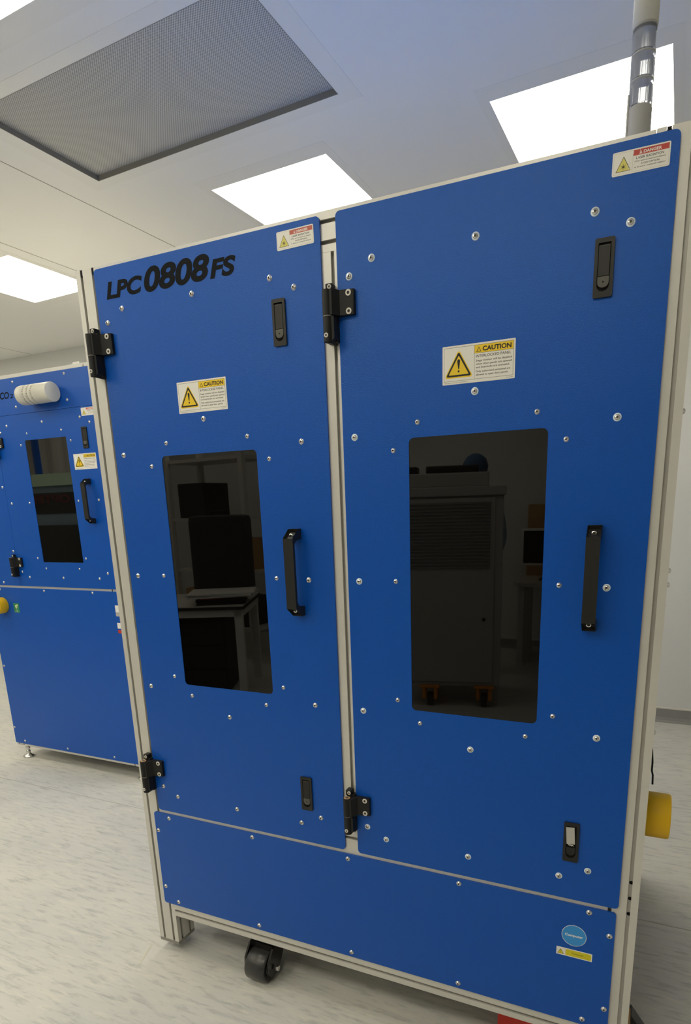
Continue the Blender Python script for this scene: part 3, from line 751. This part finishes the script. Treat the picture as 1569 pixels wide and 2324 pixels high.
co = MB(); co.text('CO', L2(-1.7420), 2.0430, 0.0330, M['stencil'], -0.0003, width=0.070, bold=0.03, shear=0.22)
co.text('2', L2(-1.6670), 2.0430, 0.0200, M['stencil'], -0.0003, width=0.024, bold=0.03, shear=0.2); co.build('model_lettering', hp)
# ribbed vent cylinder lying along x
vx0, vx1, vz, vr = -1.5250, -1.3080, 2.0360, 0.0455
prof = [(0.0, 0.0), (vr*0.80, 0.0), (vr*0.96, 0.006), (vr, 0.016)]
for k in range(3):
    a = 0.058+k*0.028; prof += [(vr, a), (vr-0.006, a+0.001), (vr-0.006, a+0.009), (vr, a+0.010)]
prof += [(vr, 0.215)]
vc = MB().lathe(prof, M['white_plastic'], (L2(vx0), -0.0460, vz), (1, 0, 0), 40)
vc.lathe([(vr, 0.215), (vr*0.96, 0.2175), (0, 0.2175)], M['white_plastic'], (L2(vx0), -0.0460, vz), (1, 0, 0), 40, smooth=False)
for k in range(3):
    a = 0.058+k*0.028
    for i in range(26):
        an = 2*PI*i/26; c_, s_ = math.cos(an), math.sin(an)
        T = Matrix.Translation((L2(vx0)+a+0.004, -0.0460+c_*(vr-0.0022), vz+s_*(vr-0.0022))) @ Matrix.Rotation(an, 4, 'X')
        vc.box((-0.0042, -0.0026, -0.0016), (0.0042, 0.0026, 0.0016), M['white_plastic'], T)
vo = vc.build('vent_cylinder', m2); tag(vo, 'white ribbed plastic cylinder lying on the header panel')
# emergency stop, green label, stickers
E2 = (L2(-1.9920), 0.0, 0.9610)
e2 = MB().lathe([(0.0440, 0.0), (0.0460, 0.003), (0.0460, 0.050), (0.0445, 0.054), (0.0415, 0.054), (0.0400, 0.006), (0, 0.006)], M['yellow'], E2, (0, -1, 0), 40).build('emergency_stop', m2)
MB().lathe([(0.012, 0.004), (0.012, 0.026), (0.021, 0.028), (0.023, 0.038), (0.018, 0.046), (0.0, 0.048)], M['red'], E2, (0, -1, 0), 28).build('red_button', e2)
gl = MB().prism([(L2(-1.9080), 0.922), (L2(-1.8620), 0.922), (L2(-1.8620), 0.976), (L2(-1.9080), 0.976)], 1, -0.0005, 0.0, M['green'])
gx, gz = L2(-1.886), 0.957
gl.flat([(gx+0.0095*math.cos(a*PI/8), gz+0.0085*math.sin(a*PI/8)) for a in range(16)], -0.0006, M['cream'])
gl.flat([(gx+0.0035*math.cos(a*PI/8), gz+0.0035*math.sin(a*PI/8)) for a in range(16)], -0.00066, M['green'])
gl.flat([(gx+0.004, gz+0.004), (gx+0.014, gz+0.004), (gx+0.012, gz+0.013), (gx+0.004, gz+0.010)], -0.00062, M['cream'])
gl.flat([(gx-0.004, gz-0.012), (gx+0.005, gz-0.012), (gx+0.0005, gz-0.019)], -0.0006, M['cream'])
gl.flat([(gx-0.001, gz-0.022), (gx+0.005, gz-0.022), (gx+0.005, gz-0.028), (gx-0.001, gz-0.028)], -0.0006, M['cream'])
gl.flat([(gx-0.016, gz-0.031), (gx+0.016, gz-0.031), (gx+0.016, gz-0.0320), (gx-0.016, gz-0.0320)], -0.0006, M['label'])
gl.build('green_label', m2)
sk = MB()
for z0, z1, m_ in ((0.955, 0.992, 'label'), (0.935, 0.953, 'tower_grey'), (0.870, 0.900, 'label'), (0.845, 0.862, 'label_red')):
    sk.prism([(L2(-1.132), z0), (L2(-1.090), z0), (L2(-1.090), z1), (L2(-1.132), z1)], 1, -0.0005, 0.0, M[m_])
sk.build('sticker_column', m2)
# levelling feet
def foot_mesh():
    mb = MB()
    mb.lathe([(0.0, 0.0), (0.032, 0.0), (0.034, 0.003), (0.034, 0.007), (0.026, 0.013), (0.014, 0.020), (0.011, 0.026), (0.013, 0.030), (0.013, 0.040), (0.008, 0.044)], M['steel'], n=28)
    mb.lathe([(0.008, 0.036), (0.008, 0.090)], M['steel'], n=14); mb.lathe([(0.008, 0.054), (0.0145, 0.054), (0.0145, 0.064), (0.008, 0.064)], M['steel'], n=6, smooth=False)
    return mb.build('levelling_foot', mesh_only=True)
FT = foot_mesh()
for x in (0.041, W2-0.041):
    for y in (0.040, 0.94): inst('levelling_foot', FT, m2, (x, y, 0))
# bits on top of it
MB().lathe([(0.014, 0), (0.016, 0.004), (0.016, 0.026), (0.012, 0.032), (0.0, 0.034)], M['tower_grey'], (0.395, 0.16, 2.147), (0.2, 0, 1), 16).build('cable_gland', m2)
MB().box((0.86, 0.03, 2.156), (0.90, 0.034, 2.172), M['label']).box((0.85, 0.03, 2.156), (0.905, 0.06, 2.159), M['label']).build('small_bracket', m2)
MB().lathe([(0.006, 0), (0.006, 0.004), (0, 0.005)], M['steel'], (0.735, 0.02, 2.156), (0, 0, 1), 10).build('top_bolt', m2)

# ------------------------------------------------------------------ things behind the camera, seen mirrored in the smoked windows
M['grey_cab'] = mat('grey_cabinet_paint', (0.42, 0.41, 0.38), 0.45)
M['grey_dk'] = mat('grey_cabinet_dark', (0.16, 0.155, 0.14), 0.5)
M['orange'] = mat('orange_bracket', (0.75, 0.26, 0.01), 0.45)
M['paper'] = mat('paper_white', (0.78, 0.77, 0.72), 0.6)
M['table_white'] = mat('table_white_metal', (0.74, 0.72, 0.66), 0.4)
M['cloth'] = mat('pale_blue_cloth', (0.30, 0.42, 0.62), 0.8, var=(12, 0.12))
M['hairnet'] = mat('blue_hairnet', (0.05, 0.12, 0.25), 0.8, bump=(160, 0.5, 0.002))
M['skin'] = mat('skin', (0.55, 0.33, 0.23), 0.55)
M['fabric_dk'] = mat('dark_fabric', (0.02, 0.02, 0.022), 0.8)
M['tile_orange'] = mat('timber_tone_panel', (0.50, 0.30, 0.13), 0.5, var=(8, 0.1))
M['teal'] = mat('pale_green_panel', (0.42, 0.55, 0.40), 0.4)
M['blue_grey'] = mat('blue_grey_panel', (0.15, 0.22, 0.26), 0.4)
M['label_red_dk'] = mat('dark_red_lettering', (0.10, 0.01, 0.008), 0.6)
M['curtain'] = mat('grey_strip_curtain', (0.40, 0.38, 0.34), 0.6)

gc = thing('equipment_cabinet', 'grey louvred equipment cabinet on orange castors, mirrored in the right window', 'cabinet', (0.07, -3.05, 0), math.radians(-13))
MB().cbox((-0.40, -0.30, 0.17), (0.37, 0.28, 1.50), M['grey_cab'], 0.006).build('cabinet_body', gc)
MB().cbox((-0.41, -0.31, 1.50), (0.385, 0.300, 1.56), M['grey_cab'], 0.005).build('cabinet_top', gc)
lv = MB().cbox((-0.385, 0.28, 0.20), (0.315, 0.292, 1.485), M['grey_cab'], 0.003).build('front_door', gc)
sl = MB()
for k in range(20):
    zz = 1.02+k*0.0225
    sl.add([(-0.36, 0.292, zz+0.012), (0.285, 0.292, zz+0.012), (0.285, 0.302, zz), (-0.36, 0.302, zz), (-0.36, 0.292, zz-0.001), (0.285, 0.292, zz-0.001)], [(0, 1, 2, 3), (3, 2, 5, 4)], M['grey_dk'])
ls = sl.build('louvre', lv)
MB().cyl((0.25, 0.29, 0.66), (0.25, 0.300, 0.66), 0.012, M['black']).build('lock', lv)
MB().cbox((-0.36, -0.20, 1.56), (0.27, 0.22, 1.655), M['grey_cab'], 0.01).build('upper_unit', gc)
mb = MB()
for x0, x1 in ((-0.36, -0.22), (-0.16, 0.20)):
    mb.cbox((x0, 0.02, 1.655), (x1, 0.18, 1.705), M['black'], 0.01)
mb.build('black_fan_unit', gc)
for x in (-0.13, 0.26):
    for y in (-0.22, 0.22):
        mb = MB(); mb.lathe([(0.0, -0.02), (0.05, -0.02), (0.05, 0.02), (0.0, 0.02)], M['rubber'], (x, y, 0.05), (1, 0, 0), 24)
        cst = mb.build('castor_wheel', gc)
        MB().cbox((x-0.055, y-0.06, 0.06), (x-0.030, y+0.06, 0.155), M['orange'], 0.006).cbox((x+0.030, y-0.06, 0.06), (x+0.055, y+0.06, 0.155), M['orange'], 0.006).cbox((x-0.07, y-0.07, 0.15), (x+0.07, y+0.07, 0.17), M['orange'], 0.004).build('orange_bracket', cst)

# table with papers, mirrored in the left window: one corner points at the machine
a_ = math.radians(156)
tb = thing('work_table', 'white steel work table with black edge, mirrored in the left window', 'table', (-1.357, -2.435, 0), a_)
# local x runs along the near edge away from the corner, local y away from the machine
T0 = (-0.0, 0.0)
MB().box((0, 0, 0.722), (1.25, 0.75, 0.745), M['fabric_dk']).box((0.004, 0.004, 0.745), (1.246, 0.746, 0.752), M['table_white']).build('table_top', tb)
MB().box((0.015, 0.02, 0.665), (1.235, 0.05, 0.720), M['table_white']).box((0.015, 0.70, 0.665), (1.235, 0.73, 0.720), M['table_white']).box((0.015, 0.05, 0.665), (0.045, 0.70, 0.720), M['table_white']).build('apron', tb)
for x in (0.02, 1.17):
    for y in (0.02, 0.67): MB().cbox((x, y, 0), (x+0.06, y+0.06, 0.72), M['table_white'], 0.003).build('leg', tb)
def W2L(x, y): return tb.location + Vector((x*math.cos(a_)-y*math.sin(a_), x*math.sin(a_)+y*math.cos(a_), 0))
rnd = random.Random(3)
for k, (x, y, z, w_, d_, t_, m_, nm, lb, ct) in enumerate([
        (0.20, 0.20, 0.752, 0.36, 0.28, 0.045, 'fabric_dk', 'folder_stack', 'dark folders under the papers on the white table', 'folder'),
        (0.19, 0.20, 0.797, 0.36, 0.24, 0.014, 'label_red', 'red_folder', 'red folder under the white papers on the table', 'folder'),
        (0.19, 0.19, 0.811, 0.50, 0.33, 0.033, 'paper', 'paper_stack', 'loose stack of white papers on the table', 'papers')]):
    p = W2L(x, y); o = thing(nm, lb, ct, (p.x, p.y, z), a_+rnd.uniform(-0.2, 0.2))
    n_ = max(2, int(t_/0.011))
    for q in range(n_):
        MB().box((-w_/2, -d_/2, q*t_/n_), (w_/2, d_/2, (q+0.86)*t_/n_), M[m_], Matrix.Rotation(rnd.uniform(-0.1, 0.1), 4, 'Z')).build('sheet', o)
p = W2L(0.16, 0.60); bx = thing('black_case', 'black equipment case standing at the back of the white table', 'case', (p.x, p.y, 0.752), a_)
MB().cbox((-0.14, -0.13, 0), (0.34, 0.13, 0.66), M['fabric_dk'], 0.05).build('case_body', bx)
MB().tube([(0.04, 0, 0.655), (0.04, 0, 0.69), (0.16, 0, 0.69), (0.16, 0, 0.655)], 0.010, M['fabric_dk']).build('handle', bx)
p = W2L(0.62, 0.40); du = thing('dark_filler_unit', 'added black block shaped as a drawer unit, darkening the space under the white work table', 'filler block', (p.x, p.y, 0), a_)  # added to turn the space under the table black
MB().cbox((-0.42, -0.22, 0.02), (0.42, 0.24, 0.62), M['fabric_dk'], 0.006).build('unit_body', du)
for k in range(3):
    f_ = MB().box((-0.41, -0.235, 0.04+k*0.19), (0.41, -0.22, 0.215+k*0.19), M['black']).build('drawer', du)
    MB().box((-0.08, -0.25, 0.12+k*0.19), (0.08, -0.235, 0.135+k*0.19), M['black_gloss']).build('handle', f_)
for sx in (-0.38, 0.38):
    for sy in (-0.18, 0.20): MB().cyl((sx, sy, 0), (sx, sy, 0.02), 0.02, M['rubber'], n=12).build('foot', du)
# shelf rack behind the table
sr = thing('shelf_rack', 'white post shelf rack standing behind the work table', 'shelf', (-2.45, -3.75, 0), 0.15)
for x in (-0.5, 0.5):
    for y in (-0.22, 0.22): MB().box((x-0.025, y-0.025, 0), (x+0.025, y+0.025, 2.1), M['table_white']).build('upright', sr)
for z in (0.3, 0.85, 1.35, 1.9): MB().box((-0.5, -0.22, z), (0.5, 0.22, z+0.03), M['table_white']).build('shelf', sr)
for k, (x, z, w_, h_, m_) in enumerate([(-0.25, 0.33, 0.4, 0.35, 'wood'), (0.25, 0.33, 0.3, 0.28, 'fabric_dk'), (0.20, 0.88, 0.42, 0.30, 'wood'), (-0.25, 1.38, 0.35, 0.33, 'fabric_dk')]):
    q = sr.matrix_basis @ Vector((x, 0, z))
    q = Matrix.Translation(sr.location) @ Matrix.Rotation(0.15, 4, 'Z') @ Vector((x, 0, z))
    o = MB().cbox((-w_/2, -0.17, 0), (w_/2, 0.17, h_), M[m_], 0.006).build('storage_box', None, q, (0, 0, 0.15))
    tag(o, ['brown box on the bottom shelf of the rack', 'dark box beside the brown box on the bottom shelf', 'brown box on the second shelf of the rack', 'dark box on the third shelf of the rack'][k], 'box')
# desk with a monitor by the front wall
dk = thing('desk', 'white desk with timber-toned panel by the front wall', 'desk', (0.50, -4.40, 0))
MB().box((-0.15, -0.3, 0.72), (1.2, 0.3, 0.75), M['table_white']).build('desk_top', dk)
for x in (-0.12, 1.14): MB().box((x, -0.26, 0), (x+0.05, 0.26, 0.72), M['table_white']).build('leg', dk)
MB().box((-0.15, -0.32, 0.75), (1.2, -0.30, 1.42), M['tile_orange']).build('back_panel', dk)
mo = thing('monitor', 'dark monitor on the white desk, mirrored beside the grey cabinet', 'monitor', (0.62, -4.42, 0.75))
MB().cbox((-0.10, -0.08, 0), (0.10, 0.08, 0.012), M['black'], 0.004).build('base', mo)
MB().box((-0.02, -0.03, 0.012), (0.02, -0.01, 0.15), M['black']).build('stand', mo)
MB().cbox((-0.27, -0.01, 0.13), (0.27, 0.03, 0.46), M['label'], 0.004).box((-0.25, 0.0302, 0.15), (0.25, 0.0310, 0.44), M['black_gloss']).build('screen', mo)

# equipment station mirrored in the small machine's window
es_ = thing('inspection_station', 'pale-topped equipment station with black band and large window, beside the left wall', 'machine', (-4.3, -1.75, 0))
MB().box((-0.95, -0.35, 0.05), (0.75, 0.34, 1.86), M['blue_grey']).build('station_body', es_)
MB().box((-0.96, 0.34, 1.745), (0.76, 0.375, 1.865), M['teal']).build('upper_band', es_)
bb = MB().box((-0.95, 0.34, 1.463), (0.75, 0.352, 1.675), M['black_gloss']).build('black_band', es_)
mb = MB(); vs, fs = text_mesh('OPTEK', 0.02, 0)
xa = min(v[0] for v in vs); xb = max(v[0] for v in vs); 
mb.add([(0.20-(v[0]-xa)*0.62/(xb-xa), 0.3526, 1.575+v[1]*0.11) for v in vs], fs, M['label_red_dk']); mb.build('lettering', bb)
MB().box((-0.75, 0.34, 0.95), (0.28, 0.350, 1.342), M['black_gloss']).build('dark_window', es_)
inst('caution_label', CAUTION, es_, (0.12, 0.345, 0.90), (0, 0, PI))
MB().box((-0.94, -0.34, 0), (0.74, 0.33, 0.05), M['fabric_dk']).build('plinth', es_)
cu = thing('strip_curtain', 'grey strip curtain with a dark blue strip hanging behind the station', 'curtain', (-5.3, -2.35, 0))
MB().box((-0.9, -0.02, 2.70), (1.2, 0.03, 2.76), M['grey_dk']).build('rail', cu)
for k in range(14):
    x = -0.88+k*0.147
    vs = []; fs = []
    for i in range(7):
        t_ = i/6; yy = 0.018*math.sin(t_*PI)*(1 if k % 2 else -1)
        vs += [(x+t_*0.142, yy, 0.05), (x+t_*0.142, yy, 2.72)]
    for i in range(6): fs.append((2*i, 2*i+2, 2*i+3, 2*i+1))
    MB().add(vs, fs, M['blue'] if k == 3 else M['curtain'], smooth=True).build('strip', cu)

# person in a hairnet behind the grey cabinet
def person(x, y, rz):
    t = thing('person', 'person in blue hairnet and pale blue overall standing behind the grey cabinet', 'person', (x, y, 0), rz)
    me = bpy.data.meshes.new('body')
    V = [(0, 0, 0.95), (0, 0, 1.12), (0, 0.0, 1.30), (0, 0.0, 1.45), (0, 0.005, 1.53), (0, 0.02, 1.60), (0, 0.025, 1.68), (0, 0.02, 1.75)]
    Rr = [(0.150, 0.115), (0.145, 0.105), (0.165, 0.115), (0.120, 0.09), (0.052, 0.052), (0.070, 0.080), (0.076, 0.095), (0.062, 0.075)]
    E_ = [(i, i+1) for i in range(7)]
    for s in (-1, 1):
        b = len(V)
        V += [(s*0.185, 0, 1.43), (s*0.235, -0.01, 1.17), (s*0.225, 0.12, 0.99), (s*0.215, 0.17, 0.95)]; Rr += [(0.062, 0.062), (0.048, 0.048), (0.034, 0.034), (0.027, 0.03)]
        E_ += [(3, b), (b, b+1), (b+1, b+2), (b+2, b+3)]
        b = len(V)
        V += [(s*0.095, 0, 0.86), (s*0.105, 0.01, 0.49), (s*0.110, -0.02, 0.09), (s*0.115, 0.06, 0.045), (s*0.118, 0.15, 0.035)]; Rr += [(0.092, 0.092), (0.062, 0.062), (0.046, 0.046), (0.042, 0.040), (0.036, 0.030)]
        E_ += [(0, b), (b, b+1), (b+1, b+2), (b+2, b+3), (b+3, b+4)]
    me.from_pydata(V, E_, []); o = bpy.data.objects.new('body', me); COL.objects.link(o); o.parent = t
    md = o.modifiers.new('skin', 'SKIN'); md.use_smooth_shade = True
    if not me.skin_vertices: 
        bm = bmesh.new(); bm.from_mesh(me); bm.verts.layers.skin.verify(); bm.to_mesh(me); bm.free()
    for i, sv in enumerate(me.skin_vertices[0].data): sv.radius = Rr[i]; sv.use_root = (i == 0)
    sb = o.modifiers.new('sub', 'SUBSURF'); sb.levels = 2; sb.render_levels = 2
    bpy.context.view_layer.update(); dg = bpy.context.evaluated_depsgraph_get()
    nm = bpy.data.meshes.new_from_object(o.evaluated_get(dg)); o.modifiers.clear(); o.data = nm; nm.name = 'body'
    nm.materials.clear(); nm.materials.append(M['cloth']); nm.materials.append(M['skin'])
    for p in nm.polygons:
        p.use_smooth = True; c_ = p.center; p.material_index = 1 if c_.z > 1.50 or (abs(c_.x) > 0.17 and c_.z < 1.0 and c_.y > 0.14 and c_.z > 0.8) else 0
    MB().lathe([(0.0, 0.125), (0.045, 0.118), (0.085, 0.085), (0.104, 0.035), (0.100, -0.01), (0.090, -0.03), (0.080, -0.03)], M['hairnet'], (0, 0.0, 1.715), (0, -0.25, 1), 24).build('hairnet', t)
    f = MB(); f.lathe([(0.0, 0.028), (0.010, 0.018), (0.015, 0.0)], M['skin'], (0, 0.100, 1.655), (0, 0.9, -0.2), 10)
    for s in (-1, 1):
        f.lathe([(0.0, 0.011), (0.008, 0.006), (0.011, 0.0)], M['label'], (s*0.032, 0.099, 1.685), (0, 1, 0), 12); f.lathe([(0.0, 0.0125), (0.004, 0.0115)], M['ink'], (s*0.032, 0.099, 1.685), (0, 1, 0), 8)
        f.lathe([(0.0, 0.010), (0.016, 0.006), (0.022, 0.0)], M['skin'], (s*0.078, 0.015, 1.665), (s, 0, 0.1), 12)
    f.box((-0.024, 0.088, 1.612), (0.024, 0.108, 1.620), M['label_red_faded']); f.build('face', t)
    for s in (-1, 1):
        hnd = MB(); hx_, hy_, hz_ = s*0.214, 0.185, 0.940
        hnd.cbox((hx_-0.038, hy_-0.005, hz_-0.014), (hx_+0.038, hy_+0.075, hz_+0.014), M['skin'], 0.010)
        for q, L_ in enumerate((0.058, 0.068, 0.063, 0.048)):
            fx = hx_+(-0.029+q*0.0195)
            hnd.tube([(fx, hy_+0.068, hz_), (fx, hy_+0.068+L_*0.5, hz_-0.004), (fx, hy_+0.068+L_*0.8, hz_-0.018), (fx, hy_+0.068+L_*0.9, hz_-0.032)], 0.0085, M['skin'], 8)
        hnd.tube([(hx_-s*0.034, hy_+0.012, hz_), (hx_-s*0.056, hy_+0.035, hz_-0.008), (hx_-s*0.060, hy_+0.062, hz_-0.016)], 0.010, M['skin'], 8)
        hnd.build('hand', t)
person(0.06, -3.80, 0.1)
